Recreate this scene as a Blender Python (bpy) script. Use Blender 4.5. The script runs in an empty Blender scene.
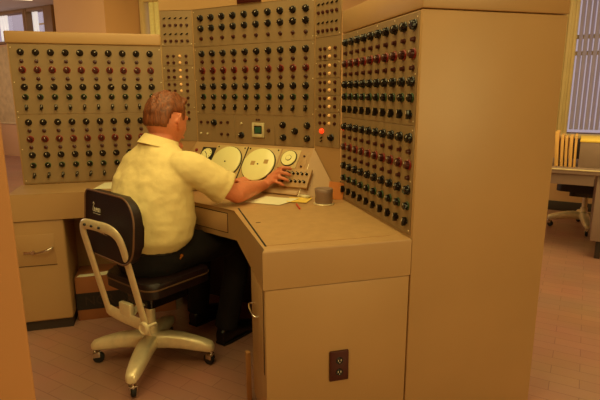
import bpy, bmesh, math, random
from mathutils import Vector, Matrix, Euler
random.seed(7)
SC = bpy.context.scene
COL = SC.collection
def lin(r, g, b):
    f = lambda c: (c/255/12.92 if c/255 <= .04045 else ((c/255+.055)/1.055)**2.4)
    return (f(r), f(g), f(b), 1)

# ------------------------------------------------------------------ camera
YAW, PITCH, ROLL = .26796, .21278, -.00316
fw = Vector((math.sin(YAW)*math.cos(PITCH), math.cos(YAW)*math.cos(PITCH), -math.sin(PITCH)))
rt = Vector((math.cos(YAW), -math.sin(YAW), 0)); up = rt.cross(fw)
rr = rt*math.cos(ROLL)+up*math.sin(ROLL); uu = up*math.cos(ROLL)-rt*math.sin(ROLL)
cam = bpy.data.cameras.new('camera'); cam.sensor_width = 36; cam.lens = 497.78*36/600; cam.clip_start = .05
co = bpy.data.objects.new('camera', cam); COL.objects.link(co)
m = Matrix((rr, uu, -fw)).transposed().to_4x4(); m.translation = (-.8183, -1.5032, 1.2419); co.matrix_world = m
SC.camera = co
# ------------------------------------------------------------------ world, lights, exposure
w = bpy.data.worlds.new('world'); SC.world = w; w.use_nodes = True
bg = w.node_tree.nodes['Background']; bg.inputs[0].default_value = lin(206, 186, 196); bg.inputs[1].default_value = .95
def area(name, loc, aim, sx, sy, e, c):
    l = bpy.data.lights.new(name, 'AREA'); l.shape = 'RECTANGLE'; l.size = sx; l.size_y = sy; l.energy = e; l.color = c
    o = bpy.data.objects.new(name, l); COL.objects.link(o); o.location = loc
    o.rotation_euler = (Vector(aim)-Vector(loc)).to_track_quat('-Z', 'Y').to_euler(); return o
WARM = (1, .79, .30)
area('ceiling_glow_console', (-.55, .55, 2.69), (-.5, .65, 0), 1.5, 1.5, 32, WARM)
area('window_glow_front', (1.2, -3.9, 2.0), (-.4, .4, .7), 2.8, 1.5, 80, WARM)
area('ceiling_glow_near', (-1.5, -.5, 2.69), (-1.0, .9, .5), 1.4, 1.4, 52, WARM)  # unseen fill added to brighten the left wing, floor and centre panel
area('ceiling_glow_right', (1.9, .8, 2.69), (1.9, 1.2, 0), 1.6, 1.6, 75, WARM)
area('ceiling_glow_back', (-.4, 3.9, 2.69), (-.4, 4.4, 0), 1.6, 1.6, 60, WARM)
area('ceiling_glow_left', (-2.4, 4.6, 2.69), (-2.7, 7.0, 1.6), 2.0, 2.0, 70, WARM)
area('window_glow_left', (-6.2, 8.2, 1.6), (-3.0, 6.5, 2.4), 2.4, 1.6, 60, (1, .80, .70))  # unseen fill added to lift the dark far-left ceiling; no window here
SC.view_settings.view_transform = 'Standard'; SC.view_settings.look = 'None'
SC.view_settings.gamma = 1; SC.view_settings.use_curve_mapping = False; SC.view_settings.exposure = -0.25

# ------------------------------------------------------------------ materials
def mat(name, rgb, rough=.5, metal=0, var=.06, scale=8, bump=0, bscale=60, spec=.5, emit=0, emit_rgb=None, coat=0):
    M = bpy.data.materials.new(name); M.use_nodes = True; nt = M.node_tree; b = nt.nodes['Principled BSDF']
    b.inputs['Roughness'].default_value = rough; b.inputs['Metallic'].default_value = metal
    b.inputs['Specular IOR Level'].default_value = spec; b.inputs['Coat Weight'].default_value = coat
    c = lin(*rgb); tc = nt.nodes.new('ShaderNodeTexCoord')
    n = nt.nodes.new('ShaderNodeTexNoise'); n.inputs['Scale'].default_value = scale; n.inputs['Detail'].default_value = 4
    nt.links.new(tc.outputs['Object'], n.inputs['Vector'])
    r = nt.nodes.new('ShaderNodeValToRGB')
    r.color_ramp.elements[0].position = .3; r.color_ramp.elements[1].position = .7
    r.color_ramp.elements[0].color = [x*(1-var) for x in c[:3]]+[1]; r.color_ramp.elements[1].color = [min(1, x*(1+var)) for x in c[:3]]+[1]
    nt.links.new(n.outputs['Fac'], r.inputs['Fac']); nt.links.new(r.outputs['Color'], b.inputs['Base Color'])
    if bump:
        n2 = nt.nodes.new('ShaderNodeTexNoise'); n2.inputs['Scale'].default_value = bscale; n2.inputs['Detail'].default_value = 3
        nt.links.new(tc.outputs['Object'], n2.inputs['Vector'])
        bp = nt.nodes.new('ShaderNodeBump'); bp.inputs['Strength'].default_value = bump; bp.inputs['Distance'].default_value = .01
        nt.links.new(n2.outputs['Fac'], bp.inputs['Height']); nt.links.new(bp.outputs['Normal'], b.inputs['Normal'])
    if emit:
        b.inputs['Emission Color'].default_value = lin(*(emit_rgb or rgb)); b.inputs['Emission Strength'].default_value = emit
    return M
ENAMEL = mat('beige_enamel', (180, 142, 96), .42, var=.04, scale=3)
LINO = mat('tan_linoleum_inset', (180, 141, 92), .55, var=.06, scale=25)
PANEL = mat('olive_panel_paint', (144, 118, 83), .5, var=.05, scale=6)
GAP = mat('dark_gap', (30, 22, 14), .8)
BLACK = mat('black_bakelite', (22, 17, 17), .16, var=.1)
DARKRED = mat('maroon_bakelite', (66, 22, 20), .3)
RED = mat('red_dial_skirt', (132, 28, 24), .3)
GREEN = mat('green_dial_skirt', (44, 74, 36), .4)
WHITE = mat('white_marking', (220, 210, 190), .5)
CREAM = mat('cream_dial_face', (244, 236, 168), .22, var=.03)
STEEL = mat('brushed_aluminium', (238, 222, 180), .33, .35, var=.08, scale=30)
CHROME = mat('polished_chrome', (215, 208, 195), .14, 1)
SEATMAT = mat('dark_brown_vinyl', (30, 13, 13), .45, var=.12, scale=14, bump=.15, bscale=180)
RUBBER = mat('black_rubber', (20, 18, 17), .7)
WALL = mat('tan_wall_paint', (200, 154, 108), .75, var=.03, scale=2)
PARTI = mat('ochre_wall_paint', (198, 143, 92), .7, var=.03, scale=2)
CEIL = mat('ceiling_plaster', (196, 184, 176), .85, var=.04, scale=5)
TRIMW = mat('brown_window_wood', (126, 92, 56), .6)
TRIMP = mat('cream_window_paint', (206, 180, 128), .5)
PAPER = mat('white_paper', (232, 226, 190), .7, var=.03)
YPAPER = mat('yellow_paper', (236, 200, 90), .7, var=.03)
LAMP = mat('lit_amber_lamp', (235, 180, 100), .4, emit=.28)
REDLAMP = mat('lit_red_lamp', (255, 60, 20), .4, emit=1.6)
SCREEN = mat('green_oscilloscope_screen', (44, 78, 54), .15, emit=.06, emit_rgb=(60, 130, 80))
BONE = mat('ivory_plastic', (205, 192, 150), .4)
FRAME = mat('pale_instrument_frame', (200, 172, 112), .45)
MANILA = mat('manila_card', (214, 164, 92), .7, var=.08, scale=20)
CARD = mat('orange_brown_card', (226, 142, 74), .7, var=.05)
CARTON = mat('brown_carton', (150, 92, 52), .8, var=.1)
BAND = mat('black_carton_band', (34, 24, 20), .7)
FAINT = mat('faded_print', (58, 42, 35), .8)
TIN = mat('mauve_tin', (150, 126, 112), .4, .3)
SKIN = mat('skin', (210, 126, 88), .5, var=.07, scale=40, bump=.08, bscale=120)
SHIRT = mat('pale_cream_cotton', (234, 212, 146), .8, var=.03, scale=10, bump=.25, bscale=26)
TROUS = mat('dark_trouser_wool', (15, 11, 12), .9, var=.15, scale=30)
SHOE = mat('black_shoe_leather', (22, 18, 17), .35)
BRASS = mat('brass', (200, 150, 70), .25, 1)
DESKM = mat('grey_steel_desk', (140, 116, 104), .5, var=.04)
BASEB = mat('dark_baseboard_rubber', (52, 40, 34), .6)
BOARD = mat('pale_pinboard', (188, 160, 110), .85, var=.16, scale=9)
TANBOARD = mat('tan_hardboard', (176, 122, 70), .6)
BLIND = mat('lilac_blind', (168, 158, 200), .6, var=.05)
CURTAIN = mat('pale_yellow_curtain', (226, 214, 150), .8, var=.06, scale=30)
PINK = mat('red_pencil_paint', (190, 60, 36), .4)

def hair_mat():
    M = mat('brown_hair', (128, 78, 44), .5, var=.0); nt = M.node_tree; b = nt.nodes['Principled BSDF']
    tc = nt.nodes.new('ShaderNodeTexCoord'); mp = nt.nodes.new('ShaderNodeMapping'); mp.inputs['Scale'].default_value = (150, 150, 16)
    n = nt.nodes.new('ShaderNodeTexNoise'); n.inputs['Scale'].default_value = 1.0; n.inputs['Detail'].default_value = 6
    r = nt.nodes.new('ShaderNodeValToRGB'); r.color_ramp.elements[0].position = .35; r.color_ramp.elements[1].position = .68
    r.color_ramp.elements[0].color = lin(92, 48, 26); r.color_ramp.elements[1].color = lin(146, 82, 42)
    bp = nt.nodes.new('ShaderNodeBump'); bp.inputs['Strength'].default_value = .7; bp.inputs['Distance'].default_value = .006
    L = nt.links.new; L(tc.outputs['Object'], mp.inputs['Vector']); L(mp.outputs['Vector'], n.inputs['Vector']); L(n.outputs['Fac'], r.inputs['Fac'])
    L(r.outputs['Color'], b.inputs['Base Color']); L(n.outputs['Fac'], bp.inputs['Height']); L(bp.outputs['Normal'], b.inputs['Normal']); return M
HAIR = hair_mat()
def floor_mat():
    M = bpy.data.materials.new('diagonal_floor_tiles'); M.use_nodes = True; nt = M.node_tree; b = nt.nodes['Principled BSDF']; L = nt.links.new
    tc = nt.nodes.new('ShaderNodeTexCoord'); mp = nt.nodes.new('ShaderNodeMapping'); mp.inputs['Rotation'].default_value = (0, 0, math.radians(45)); mp.inputs['Scale'].default_value = (1, 1, 1)
    br = nt.nodes.new('ShaderNodeTexBrick'); br.offset = .5; br.inputs['Scale'].default_value = 1; br.inputs['Brick Width'].default_value = .23; br.inputs['Row Height'].default_value = .076
    br.inputs['Mortar Size'].default_value = .0016; br.inputs['Color1'].default_value = lin(180, 132, 112); br.inputs['Color2'].default_value = lin(172, 125, 107); br.inputs['Mortar'].default_value = lin(144, 101, 88)
    n = nt.nodes.new('ShaderNodeTexNoise'); n.inputs['Scale'].default_value = 3; n.inputs['Detail'].default_value = 6
    mx = nt.nodes.new('ShaderNodeMix'); mx.data_type = 'RGBA'; mx.blend_type = 'MULTIPLY'; mx.inputs['Factor'].default_value = .35
    L(tc.outputs['Object'], mp.inputs['Vector']); L(mp.outputs['Vector'], br.inputs['Vector']); L(tc.outputs['Object'], n.inputs['Vector'])
    L(br.outputs['Color'], mx.inputs['A']); L(n.outputs['Color'], mx.inputs['B']); L(mx.outputs['Result'], b.inputs['Base Color'])
    b.inputs['Roughness'].default_value = .36; return M
FLOOR = floor_mat()
def glass_mat():
    M = bpy.data.materials.new('window_glass'); M.use_nodes = True; nt = M.node_tree; nt.nodes.clear(); L = nt.links.new
    o = nt.nodes.new('ShaderNodeOutputMaterial'); t = nt.nodes.new('ShaderNodeBsdfTransparent'); g = nt.nodes.new('ShaderNodeBsdfGlossy'); mx = nt.nodes.new('ShaderNodeMixShader')
    g.inputs['Roughness'].default_value = .05; mx.inputs[0].default_value = .06; t.inputs[0].default_value = (.95, .95, .96, 1)
    L(t.outputs[0], mx.inputs[1]); L(g.outputs[0], mx.inputs[2]); L(mx.outputs[0], o.inputs[0]); return M
GLASS = glass_mat()

# ------------------------------------------------------------------ mesh helpers
def box(bm, lo, hi, M=None, mi=0, bev=0, seg=2):
    r = bmesh.ops.create_cube(bm, size=1); vs = r['verts']
    for v in vs:
        v.co = Vector([(lo[i]+hi[i])/2+v.co[i]*(hi[i]-lo[i]) for i in range(3)])
    fs = list({f for v in vs for f in v.link_faces})
    for f in fs: f.material_index = mi
    if bev:
        es = list({e for v in vs for e in v.link_edges})
        r = bmesh.ops.bevel(bm, geom=es, offset=bev, segments=seg, affect='EDGES', profile=.5)
        vs = list({v for f in r['faces'] for v in f.verts} | {v for v in vs if v.is_valid})
        for f in {f for v in vs for f in v.link_faces}: f.material_index = mi
    if M is not None: bmesh.ops.transform(bm, matrix=M, verts=vs)
    return vs
def lathe(bm, prof, M=None, seg=16, mi=0):
    """profile of (radius, height) turned about local Z; M places it"""
    rings = []
    for r, z in prof:
        rings.append([bm.verts.new((r*math.cos(2*math.pi*i/seg), r*math.sin(2*math.pi*i/seg), z)) for i in range(seg)])
    allv = [v for R in rings for v in R]
    for a, b in zip(rings, rings[1:]):
        for i in range(seg):
            bm.faces.new((a[i], a[(i+1) % seg], b[(i+1) % seg], b[i])).material_index = mi
    bm.faces.new(rings[0][::-1]).material_index = mi; bm.faces.new(rings[-1]).material_index = mi
    if M is not None: bmesh.ops.transform(bm, matrix=M, verts=allv)
    return allv
def prism(bm, poly, z0, z1, M=None, mi=0, bev=0):
    a = [bm.verts.new((x, y, z0)) for x, y in poly]; b = [bm.verts.new((x, y, z1)) for x, y in poly]; n = len(poly)
    fs = [bm.faces.new(a[::-1]), bm.faces.new(b)]+[bm.faces.new((a[i], a[(i+1) % n], b[(i+1) % n], b[i])) for i in range(n)]
    for f in fs: f.material_index = mi
    vs = a+b
    if bev:
        r = bmesh.ops.bevel(bm, geom=list({e for v in b for e in v.link_edges if all(w_ in b for w_ in e.verts)}), offset=bev, segments=3, affect='EDGES', profile=.5)
        vs = [v for v in vs if v.is_valid]+[v for f in r['faces'] for v in f.verts]
    if M is not None: bmesh.ops.transform(bm, matrix=M, verts=list(set(vs)))
    return vs
def ring(bm, c, U, V, ru, rv, seg): return [bm.verts.new(Vector(c)+U*(ru*math.cos(2*math.pi*i/seg))+V*(rv*math.sin(2*math.pi*i/seg))) for i in range(seg)]
def skinrings(bm, R, mi=0):
    n = len(R[0])
    for a, b in zip(R, R[1:]):
        for i in range(n): bm.faces.new((a[i], a[(i+1) % n], b[(i+1) % n], b[i])).material_index = mi
    bm.faces.new(R[0][::-1]).material_index = mi; bm.faces.new(R[-1]).material_index = mi
def tube(bm, pts, rad, seg=10, mi=0, flat=None):
    """round (or flat bar, flat=(ru,rv,Vaxis)) tube along points; rad a number or a list"""
    pts = [Vector(p) for p in pts]; R = []; prev = None
    for i, p in enumerate(pts):
        t = (pts[min(i+1, len(pts)-1)]-pts[max(i-1, 0)]).normalized()
        if flat: V = (flat[2]-t*flat[2].dot(t)).normalized(); U = V.cross(t)
        else:
            ref = prev if prev is not None else (Vector((0, 0, 1)) if abs(t.z) < .9 else Vector((1, 0, 0)))
            U = (ref-t*ref.dot(t)).normalized(); V = t.cross(U); prev = U
        r = rad[i] if isinstance(rad, (list, tuple)) else rad
        R.append(ring(bm, p, U, V, flat[0] if flat else r, flat[1] if flat else r, seg))
    skinrings(bm, R, mi)
def bez(pts, n=8):
    """Catmull-Rom through the points"""
    P = [Vector(p) for p in pts]; P = [P[0]*2-P[1]]+P+[P[-1]*2-P[-2]]; out = []
    for i in range(1, len(P)-2):
        for k in range(n):
            t = k/n; a, b, c, d = P[i-1:i+3]
            out.append(.5*((2*b)+(c-a)*t+(2*a-5*b+4*c-d)*t*t+(3*b-a-3*c+d)*t**3))
    out.append(P[-2]); return out
def capsule(bm, p0, p1, r0, r1, seg=12):
    p0, p1 = Vector(p0), Vector(p1); t = (p1-p0).normalized(); pts = []; rs = []
    for k in range(5):
        a = math.pi/2*(k/4); pts.append(p0-t*r0*math.cos(a)); rs.append(max(r0*math.sin(a), .0008))
    for k in range(4, -1, -1):
        a = math.pi/2*(k/4); pts.append(p1+t*r1*math.cos(a)); rs.append(max(r1*math.sin(a), .0008))
    tube(bm, pts, rs, seg)

def finish(name, bm, mats, smooth=None):
    bmesh.ops.recalc_face_normals(bm, faces=bm.faces[:]); me = bpy.data.meshes.new(name); bm.to_mesh(me); bm.free()
    for m_ in (mats if isinstance(mats, (list, tuple)) else [mats]): me.materials.append(m_)
    if smooth is not None:
        me.polygons.foreach_set('use_smooth', [True]*len(me.polygons))
        if smooth < 180: me.set_sharp_from_angle(angle=math.radians(smooth))
    return me
def link(name, me, parent=None, M=None):
    o = bpy.data.objects.new(name, me); COL.objects.link(o)
    if parent is not None: o.parent = parent
    if M is not None: o.matrix_basis = M
    return o
def obj(name, bm, mats, parent=None, M=None, smooth=40, label=None, kind=None):
    """one mesh object; world coordinates in bm are kept by moving into the parent's space (parents: translation / z-rotation Empties)"""
    me = finish(name, bm, mats, smooth); o = link(name, me, parent)
    mw = M if M is not None else Matrix()
    o.matrix_basis = (WORLD(parent).inverted() @ mw) if parent is not None else mw
    if label: o['label'] = label
    if kind: o['kind'] = kind
    return o
def WORLD(o):
    m_ = o.matrix_basis.copy(); p = o.parent
    while p is not None: m_ = p.matrix_basis @ m_; p = p.parent
    return m_
def thing(name, label, cat, loc=(0, 0, 0), rz=0, group=None):
    o = bpy.data.objects.new(name, None); COL.objects.link(o); o.empty_display_size = .05
    o.matrix_basis = Matrix.Translation(loc) @ Matrix.Rotation(rz, 4, 'Z'); o['label'] = label; o['category'] = cat
    if group: o['group'] = group
    return o
def tag(o, label, cat, group=None):
    o['label'] = label; o['category'] = cat
    if group: o['group'] = group
    return o
def struct(o): o['kind'] = 'structure'; return o
NB = bmesh.new
T, RX, RY, RZ = Matrix.Translation, lambda a: Matrix.Rotation(a, 4, 'X'), lambda a: Matrix.Rotation(a, 4, 'Y'), lambda a: Matrix.Rotation(a, 4, 'Z')
R2 = math.sqrt(2)
def rm(m_, d, z=0): return Vector(((d-m_)/R2, (d+m_)/R2, z))
ROOM = Matrix(((-1/R2, 1/R2, 0, 0), (1/R2, 1/R2, 0, 0), (0, 0, 1, 0), (0, 0, 0, 1)))   # (m, d, z) -> world (mirrored axes, normals recalculated)

# ------------------------------------------------------------------ the room
D = 4.243; H = 2.75
def rbox(bm, m0, m1, d0, d1, z0, z1, mi=0, bev=0): return box(bm, (m0, d0, z0), (m1, d1, z1), ROOM, mi, bev)
bm = NB(); rbox(bm, -4.6, 11, -4.2, D+.2, -.1, 0); struct(obj('floor', bm, FLOOR))
bm = NB(); rbox(bm, -4.6, 11, -4.2, D+.2, H, H+.1); struct(obj('ceiling', bm, CEIL))
W = {1: (8.64, 10.2, 2.2, H-.04), 2: (8.03, 8.57, 2.2, H-.04), 3: (4.55, 5.62, .85, 2.62), 4: (-2.6, -.3, .82, 2.62)}
bm = NB(); edges = sorted({-4.6, 11}|{a for v in W.values() for a in v[:2]})
for a, b in zip(edges, edges[1:]):
    mid = (a+b)/2; hole = [v for v in W.values() if v[0] < mid < v[1]]
    if hole: rbox(bm, a, b, D, D+.2, 0, hole[0][2]); rbox(bm, a, b, D, D+.2, hole[0][3], H)
    else: rbox(bm, a, b, D, D+.2, 0, H)
rbox(bm, 5.70, 6.83, 3.554, D, 0, H)
struct(obj('wall_back', bm, WALL))
bm = NB(); rbox(bm, 11, 11.2, -4.2, D+.2, 0, H); struct(obj('wall_left', bm, WALL))
bm = NB(); rbox(bm, -4.8, -4.6, -4.2, D+.2, 0, H); struct(obj('wall_right', bm, WALL))
bm = NB(); rbox(bm, -4.6, 11, -4.4, -4.2, 0, H); struct(obj('wall_front', bm, WALL))
bm = NB(); rbox(bm, -4.6, 5.70, D-.018, D, 0, .1, 0, .004); struct(obj('baseboard_back', bm, BASEB))
def window(n, mats, frame_w, muntins=(), rails=()):
    m0, m1, z0, z1 = W[n]; bm = NB()
    for a, b, c, d in ((m0-frame_w, m0+.02, z0-.03, z1+.03), (m1-.02, m1+frame_w, z0-.03, z1+.03)): rbox(bm, a, b, D-.05, D+.1, c, min(d, H-.002), 0, .004)
    rbox(bm, m0-frame_w, m1+frame_w, D-.04, D+.1, z1-.02, min(z1+.05, H-.002), 0, .004)
    fr = struct(obj('window_%d' % n, bm, mats))
    bm = NB(); rbox(bm, m0-frame_w-.02, m1+frame_w+.02, D-.12, D+.1, z0-.04, z0, 0, .006); obj('window_sill', bm, mats, fr)
    bm = NB(); rbox(bm, m0+.02, m1-.02, D+.09, D+.095, z0, z1-.02); obj('pane', bm, GLASS, fr)
    if muntins or rails:
        bm = NB()
        for x in muntins: rbox(bm, x-.02, x+.02, D+.06, D+.088, z0, z1-.02)
        for z in rails: rbox(bm, m0+.02, m1-.02, D+.06, D+.088, z-.02, z+.02)
        obj('muntin', bm, mats, fr)
    return fr
w1 = window(1, TRIMW, .03); w2 = window(2, TRIMW, .03, rails=())
# broad brown jamb to the right of the second high window
bm = NB(); rbox(bm, 7.80, 8.0, D-.06, D, 2.1, H-.003, 0, .004); obj('jamb', bm, TRIMW, w2)
w3 = window(3, TRIMP, .06); w4 = window(4, TRIMP, .11, muntins=(-1.05, -1.8), rails=(1.62, 1.78))
bm = NB(); rbox(bm, -.215, -.165, D-.075, D-.05, .8, 2.64, 0, .006); obj('casing_moulding', bm, TRIMP, w4)
bm = NB(); rbox(bm, -.262, -.232, D-.068, D-.05, .8, 2.64, 0, .006); obj('casing_moulding', bm, TRIMP, w4)
bm = NB(); rbox(bm, -.312, -.288, D-.062, D-.05, .8, 2.64, 0, .006); obj('casing_moulding', bm, TRIMP, w4)
# white curtain strips at the high windows
def curtain(name, m0, m1, z0, z1, d, mt, label, cat, waves=6, amp=.02, group=None):
    bm = NB(); N = waves*8; a = []; b = []
    for side in (0, 1):
        for i in range(N+1):
            x = m0+(m1-m0)*i/N; y = d+amp*math.sin(i/8*2*math.pi)+side*.004
            p = rm(x, y, z0); q = rm(x, y, z1); (a if side == 0 else b).append((bm.verts.new(p), bm.verts.new(q)))
    for s in (a, b):
        for i in range(N): bm.faces.new((s[i][0], s[i+1][0], s[i+1][1], s[i][1]))
    for k in (0, 1):
        for i in range(N): bm.faces.new((a[i][k], a[i+1][k], b[i+1][k], b[i][k]))
    for i in (0, N): bm.faces.new((a[i][0], a[i][1], b[i][1], b[i][0]))
    return tag(obj(name, bm, mt, smooth=60), label, cat, group)
WCUR = mat('sunlit_white_curtain', (246, 244, 238), .8, emit=.55, emit_rgb=(225, 232, 240))  # emission puts the daylight into the cloth; the curtain is no lamp
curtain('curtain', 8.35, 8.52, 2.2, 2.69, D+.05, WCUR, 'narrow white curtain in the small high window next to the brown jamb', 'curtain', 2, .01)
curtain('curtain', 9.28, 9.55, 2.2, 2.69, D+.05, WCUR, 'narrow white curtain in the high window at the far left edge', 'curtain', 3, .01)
curtain('curtain', 4.58, 5.56, .87, 2.6, D+.03, CURTAIN, 'pale yellow curtain drawn over the window behind the wall projection', 'curtain', 9, .015)
bm = NB(); rbox(bm, 8.06, 8.36, D+.055, D+.075, 2.46, 2.485, 0, .003); tag(obj('window_bar', bm, TRIMP), 'pale horizontal bar across the small high window', 'bar')
# vertical blind in the right window: each slat a part
vb = thing('vertical_blind', 'lilac vertical slat blind hanging in the bright window at right', 'blind', rm(-1.0, D+.03, 2.58))
bm = NB(); rbox(bm, -2.55, -.33, D+.005, D+.045, 2.56, 2.6, 0, .004); obj('head_rail', bm, TRIMP, vb)
sl_me = None
for i in range(48):
    x = -.355-i*.046
    if sl_me is None:
        bm = NB(); box(bm, (-.021, -.0012, -1.70), (.021, .0012, 0)); sl_me = finish('slat', bm, BLIND)
    link('slat', sl_me, vb, WORLD(vb).inverted() @ T(rm(x, D+.025, 2.56)) @ RZ(math.radians(-45+random.uniform(28, 55))))
# pinned board at far left
bd = thing('pinboard', 'pale blotchy pinboard on the far left wall below the high window', 'pinboard', rm(9.6, D-.02, .66))
bm = NB(); rbox(bm, 8.75, 10.1, D-.02, D-.004, .68, 2.12); obj('board', bm, BOARD, bd)
bm = NB(); rbox(bm, 8.73, 10.12, D-.03, D-.002, .645, .68, 0, .003); obj('ledge', bm, TRIMP, bd)
# ceiling light seen at the top left
for i, (x, y, lab) in enumerate(((-2.83, 7.62, 'square ceiling light fixture at the top left corner of the view'),)):
    cl = thing('ceiling_light', lab, 'light', (x, y, H), 0)
    bm = NB(); box(bm, (x-.16, y-.16, H-.05), (x+.16, y+.16, H-.001), None, 0, .008); obj('housing', bm, TRIMP, cl)
    bm = NB(); box(bm, (x-.14, y-.14, H-.062), (x+.14, y+.14, H-.05), None, 0, .004); obj('diffuser', bm, mat('lit_diffuser', (255, 236, 190), .5, emit=1.5), cl)
# near partition edge on the left
bm = NB(); ex = Vector((-1.117, -.429, 0)); a1 = math.radians(-50)
box(bm, (-.26, -.06, 0), (0, .06, H-.001), T(ex) @ RZ(math.radians(18)), 0, .006); struct(obj('wall_near', bm, PARTI))

# ------------------------------------------------------------------ console panels
A = math.pi/8
Q = [Vector((-.796, 1.537, 0)), Vector((-.619, 1.464, 0)), Vector((-.074, .919, 0)), Vector((0, .742, 0))]
def PF(k):   # panel frame: X along the panel, Y into the cabinet, Z up
    o = [Q[0], Q[0], Q[1], Q[2], Q[3]][k]; t = Vector((math.cos(k*A), -math.sin(k*A), 0)); n = Vector((math.sin(k*A), math.cos(k*A), 0))
    m_ = Matrix((t, n, Vector((0, 0, 1)))).transposed().to_4x4(); m_.translation = o; return m_
OUT = RX(math.pi/2)          # local Z of a lathe -> out of the panel (-Y)
def m_knob(rs, rb, skirt, depth=.022, bodym=None):
    bm = NB(); lathe(bm, [(rb*1.04, .003), (rb, .006), (rb*.93, depth-.003), (rb*.8, depth), (.001, depth)], OUT, 16)
    for i in range(8):
        a = 2*math.pi*i/8; lathe(bm, [(.0022, .004), (.002, depth-.003)], OUT @ T((rb*.98*math.cos(a), rb*.98*math.sin(a), 0)), 6)
    box(bm, (-.0014, -depth-.0008, rb*.25), (.0014, -depth+.0005, rb*.8), None, 1)  # white pointer mark, widened so it also paints the cap's glint
    k = finish('knob', bm, [bodym or BLACK, WHITE], 35)
    bm = NB(); lathe(bm, [(rs, 0), (rs, .0025), (rs*.9, .0045), (.001, .0045)], OUT, 20)
    box(bm, (-.0009, -.0052, rs*.72), (.0009, -.0042, rs*.95), None, 1)
    return k, finish('dial_skirt', bm, [skirt, WHITE], 35)
KB = m_knob(.0178, .0136, BLACK, .019); KR = m_knob(.0186, .0130, RED, .019, DARKRED); KG = m_knob(.0162, .0120, GREEN, .018)
bm = NB(); lathe(bm, [(.0105, 0), (.0105, .002), (.0076, .003), (.0068, .013), (.001, .0145)], OUT, 12); K_SMALL = finish('trimmer_knob', bm, DARKRED, 40)
bm = NB(); lathe(bm, [(.0085, 0), (.0078, .004), (.001, .004)], OUT, 14); box(bm, (-.0055, -.019, -.014), (.0055, -.003, .017), RY(.12), 0, .002); box(bm, (-.001, -.0216, .004), (.001, -.0205, .014), RY(.25), 1); K_PTR = finish('pointer_knob', bm, [BLACK, WHITE], 40)
bm = NB(); lathe(bm, [(.0086, 0), (.0086, .003), (.0066, .008), (.001, .0085)], OUT, 10); JACK = finish('jack', bm, DARKRED, 40)
bm = NB(); lathe(bm, [(.004, 0), (.004, .002), (.001, .002)], OUT, 8); box(bm, (-.008, -.006, -.0018), (.008, -.001, .0018), RY(-.5)); SLASH = finish('toggle_switch', bm, BLACK, 40)
bm = NB(); lathe(bm, [(.0078, 0), (.0074, .004), (.005, .008), (.001, .009)], OUT, 12); PILOT = finish('pilot_lamp', bm, LAMP, 60)
bm = NB(); lathe(bm, [(.0062, 0), (.0062, .005), (.004, .008), (.001, .008)], OUT, 10); PBUT = finish('push_button', bm, BONE, 40)
bm = NB(); lathe(bm, [(.003, 0), (.0026, .0014), (.001, .0016)], OUT, 8); SCREW = finish('screw', bm, STEEL, 40)

class Cab:
    def __init__(s, root): s.root = root; s.inv = WORLD(root).inverted()
    def put(s, name, me, k, x, z, y=-.003, rot=0, label=None):
        o = link(name, me, s.root, s.inv @ PF(k) @ T((x, y, z)) @ RY(rot))
        if label: o['label'] = label
        return o
    def knob(s, pair, k, x, z, label=None):
        o = s.put('knob', pair[0], k, x, z, rot=random.uniform(-1.0, 1.0), label=label)
        link('dial_skirt', pair[1], o, Matrix()); return o
    def face(s, k, x0, x1, z0, z1, mt=PANEL, y=-.003, name='front_panel'):
        bm = NB(); box(bm, (x0, y, z0), (x1, .004, z1), PF(k), 0, .0009, 1); obj(name, bm, mt, s.root)
    def grid(s, k, x0, x1, rows):
        for i in range(10):
            x = x0+(x1-x0)*i/9
            for z, t in rows:
                if t == 'B': s.knob(KB, k, x, z)
                elif t == 'R': s.knob(KR, k, x, z, 'black knob on a red dial skirt')
                elif t == 'G': s.knob(KG, k, x, z, 'smaller black knob on a green dial skirt')
                elif t == 's': s.put('trimmer_knob', K_SMALL, k, x, z)
                elif t == 'p': s.put('pointer_knob', K_PTR, k, x, z, rot=random.uniform(-.15, .15))
    def screws(s, k, xs, zs):
        for x in xs:
            for z in zs: s.put('screw', SCREW, k, x, z)
ROWS = [(1.456, 'B'), (1.410, 's'), (1.365, 'R'), (1.319, 's'), (1.275, 'B'), (1.222, 'G'), (1.165, 'p'),
        (1.087, 'B'), (1.041, 's'), (.995, 'R'), (.950, 's'), (.907, 'B'), (.850, 'G'), (.793, 'p')]
ZC = .744
# left cabinet
c1 = thing('control_cabinet', 'low beige control cabinet on the left, its knob panel facing us behind the seated man', 'control cabinet', (-1.19, 1.72, 0))
bm = NB(); box(bm, (-1.581, 1.537, ZC), (-.797, 1.86, 1.5), None, 0, .003); box(bm, (-1.575, 1.545, .05), (-.80, 1.86, ZC)); obj('housing', bm, ENAMEL, c1)
bm = NB(); box(bm, (-1.588, 1.527, 1.5), (-.797, 1.868, 1.563), None, 0, .008, 3); obj('top_cap', bm, ENAMEL, c1)
L = Cab(c1); L.face(0, -.777, -.004, 1.1305, 1.496); L.face(0, -.777, -.004, .750, 1.1285)
L.grid(0, -.722, -.065, ROWS); L.screws(0, (-.768, -.012), (1.48, 1.30, 1.145, 1.115, .94, .765))
# right cabinet
c2 = thing('control_cabinet', 'beige control cabinet on the right with a plain side, its knob panel seen edge on', 'control cabinet', (.28, .37, 0))
bm = NB(); box(bm, (0, 0, 0), (.5575, .735, 1.5), None, 0, .004); obj('housing', bm, ENAMEL, c2)
bm = NB(); box(bm, (-.003, -.003, 1.5025), (.5605, .735, 1.60), None, 0, .006); obj('top_cap', bm, ENAMEL, c2)
Rr = Cab(c2); Rr.face(4, .022, .727, 1.1305, 1.496); Rr.face(4, .022, .727, .750, 1.1285)
Rr.grid(4, .070, .699, [(z+.001, t) for z, t in ROWS]); Rr.screws(4, (.716,), (1.48, 1.30, 1.145, 1.115, .94, .765)); Rr.screws(4, (.2, .4, .55), (1.488,))
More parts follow.
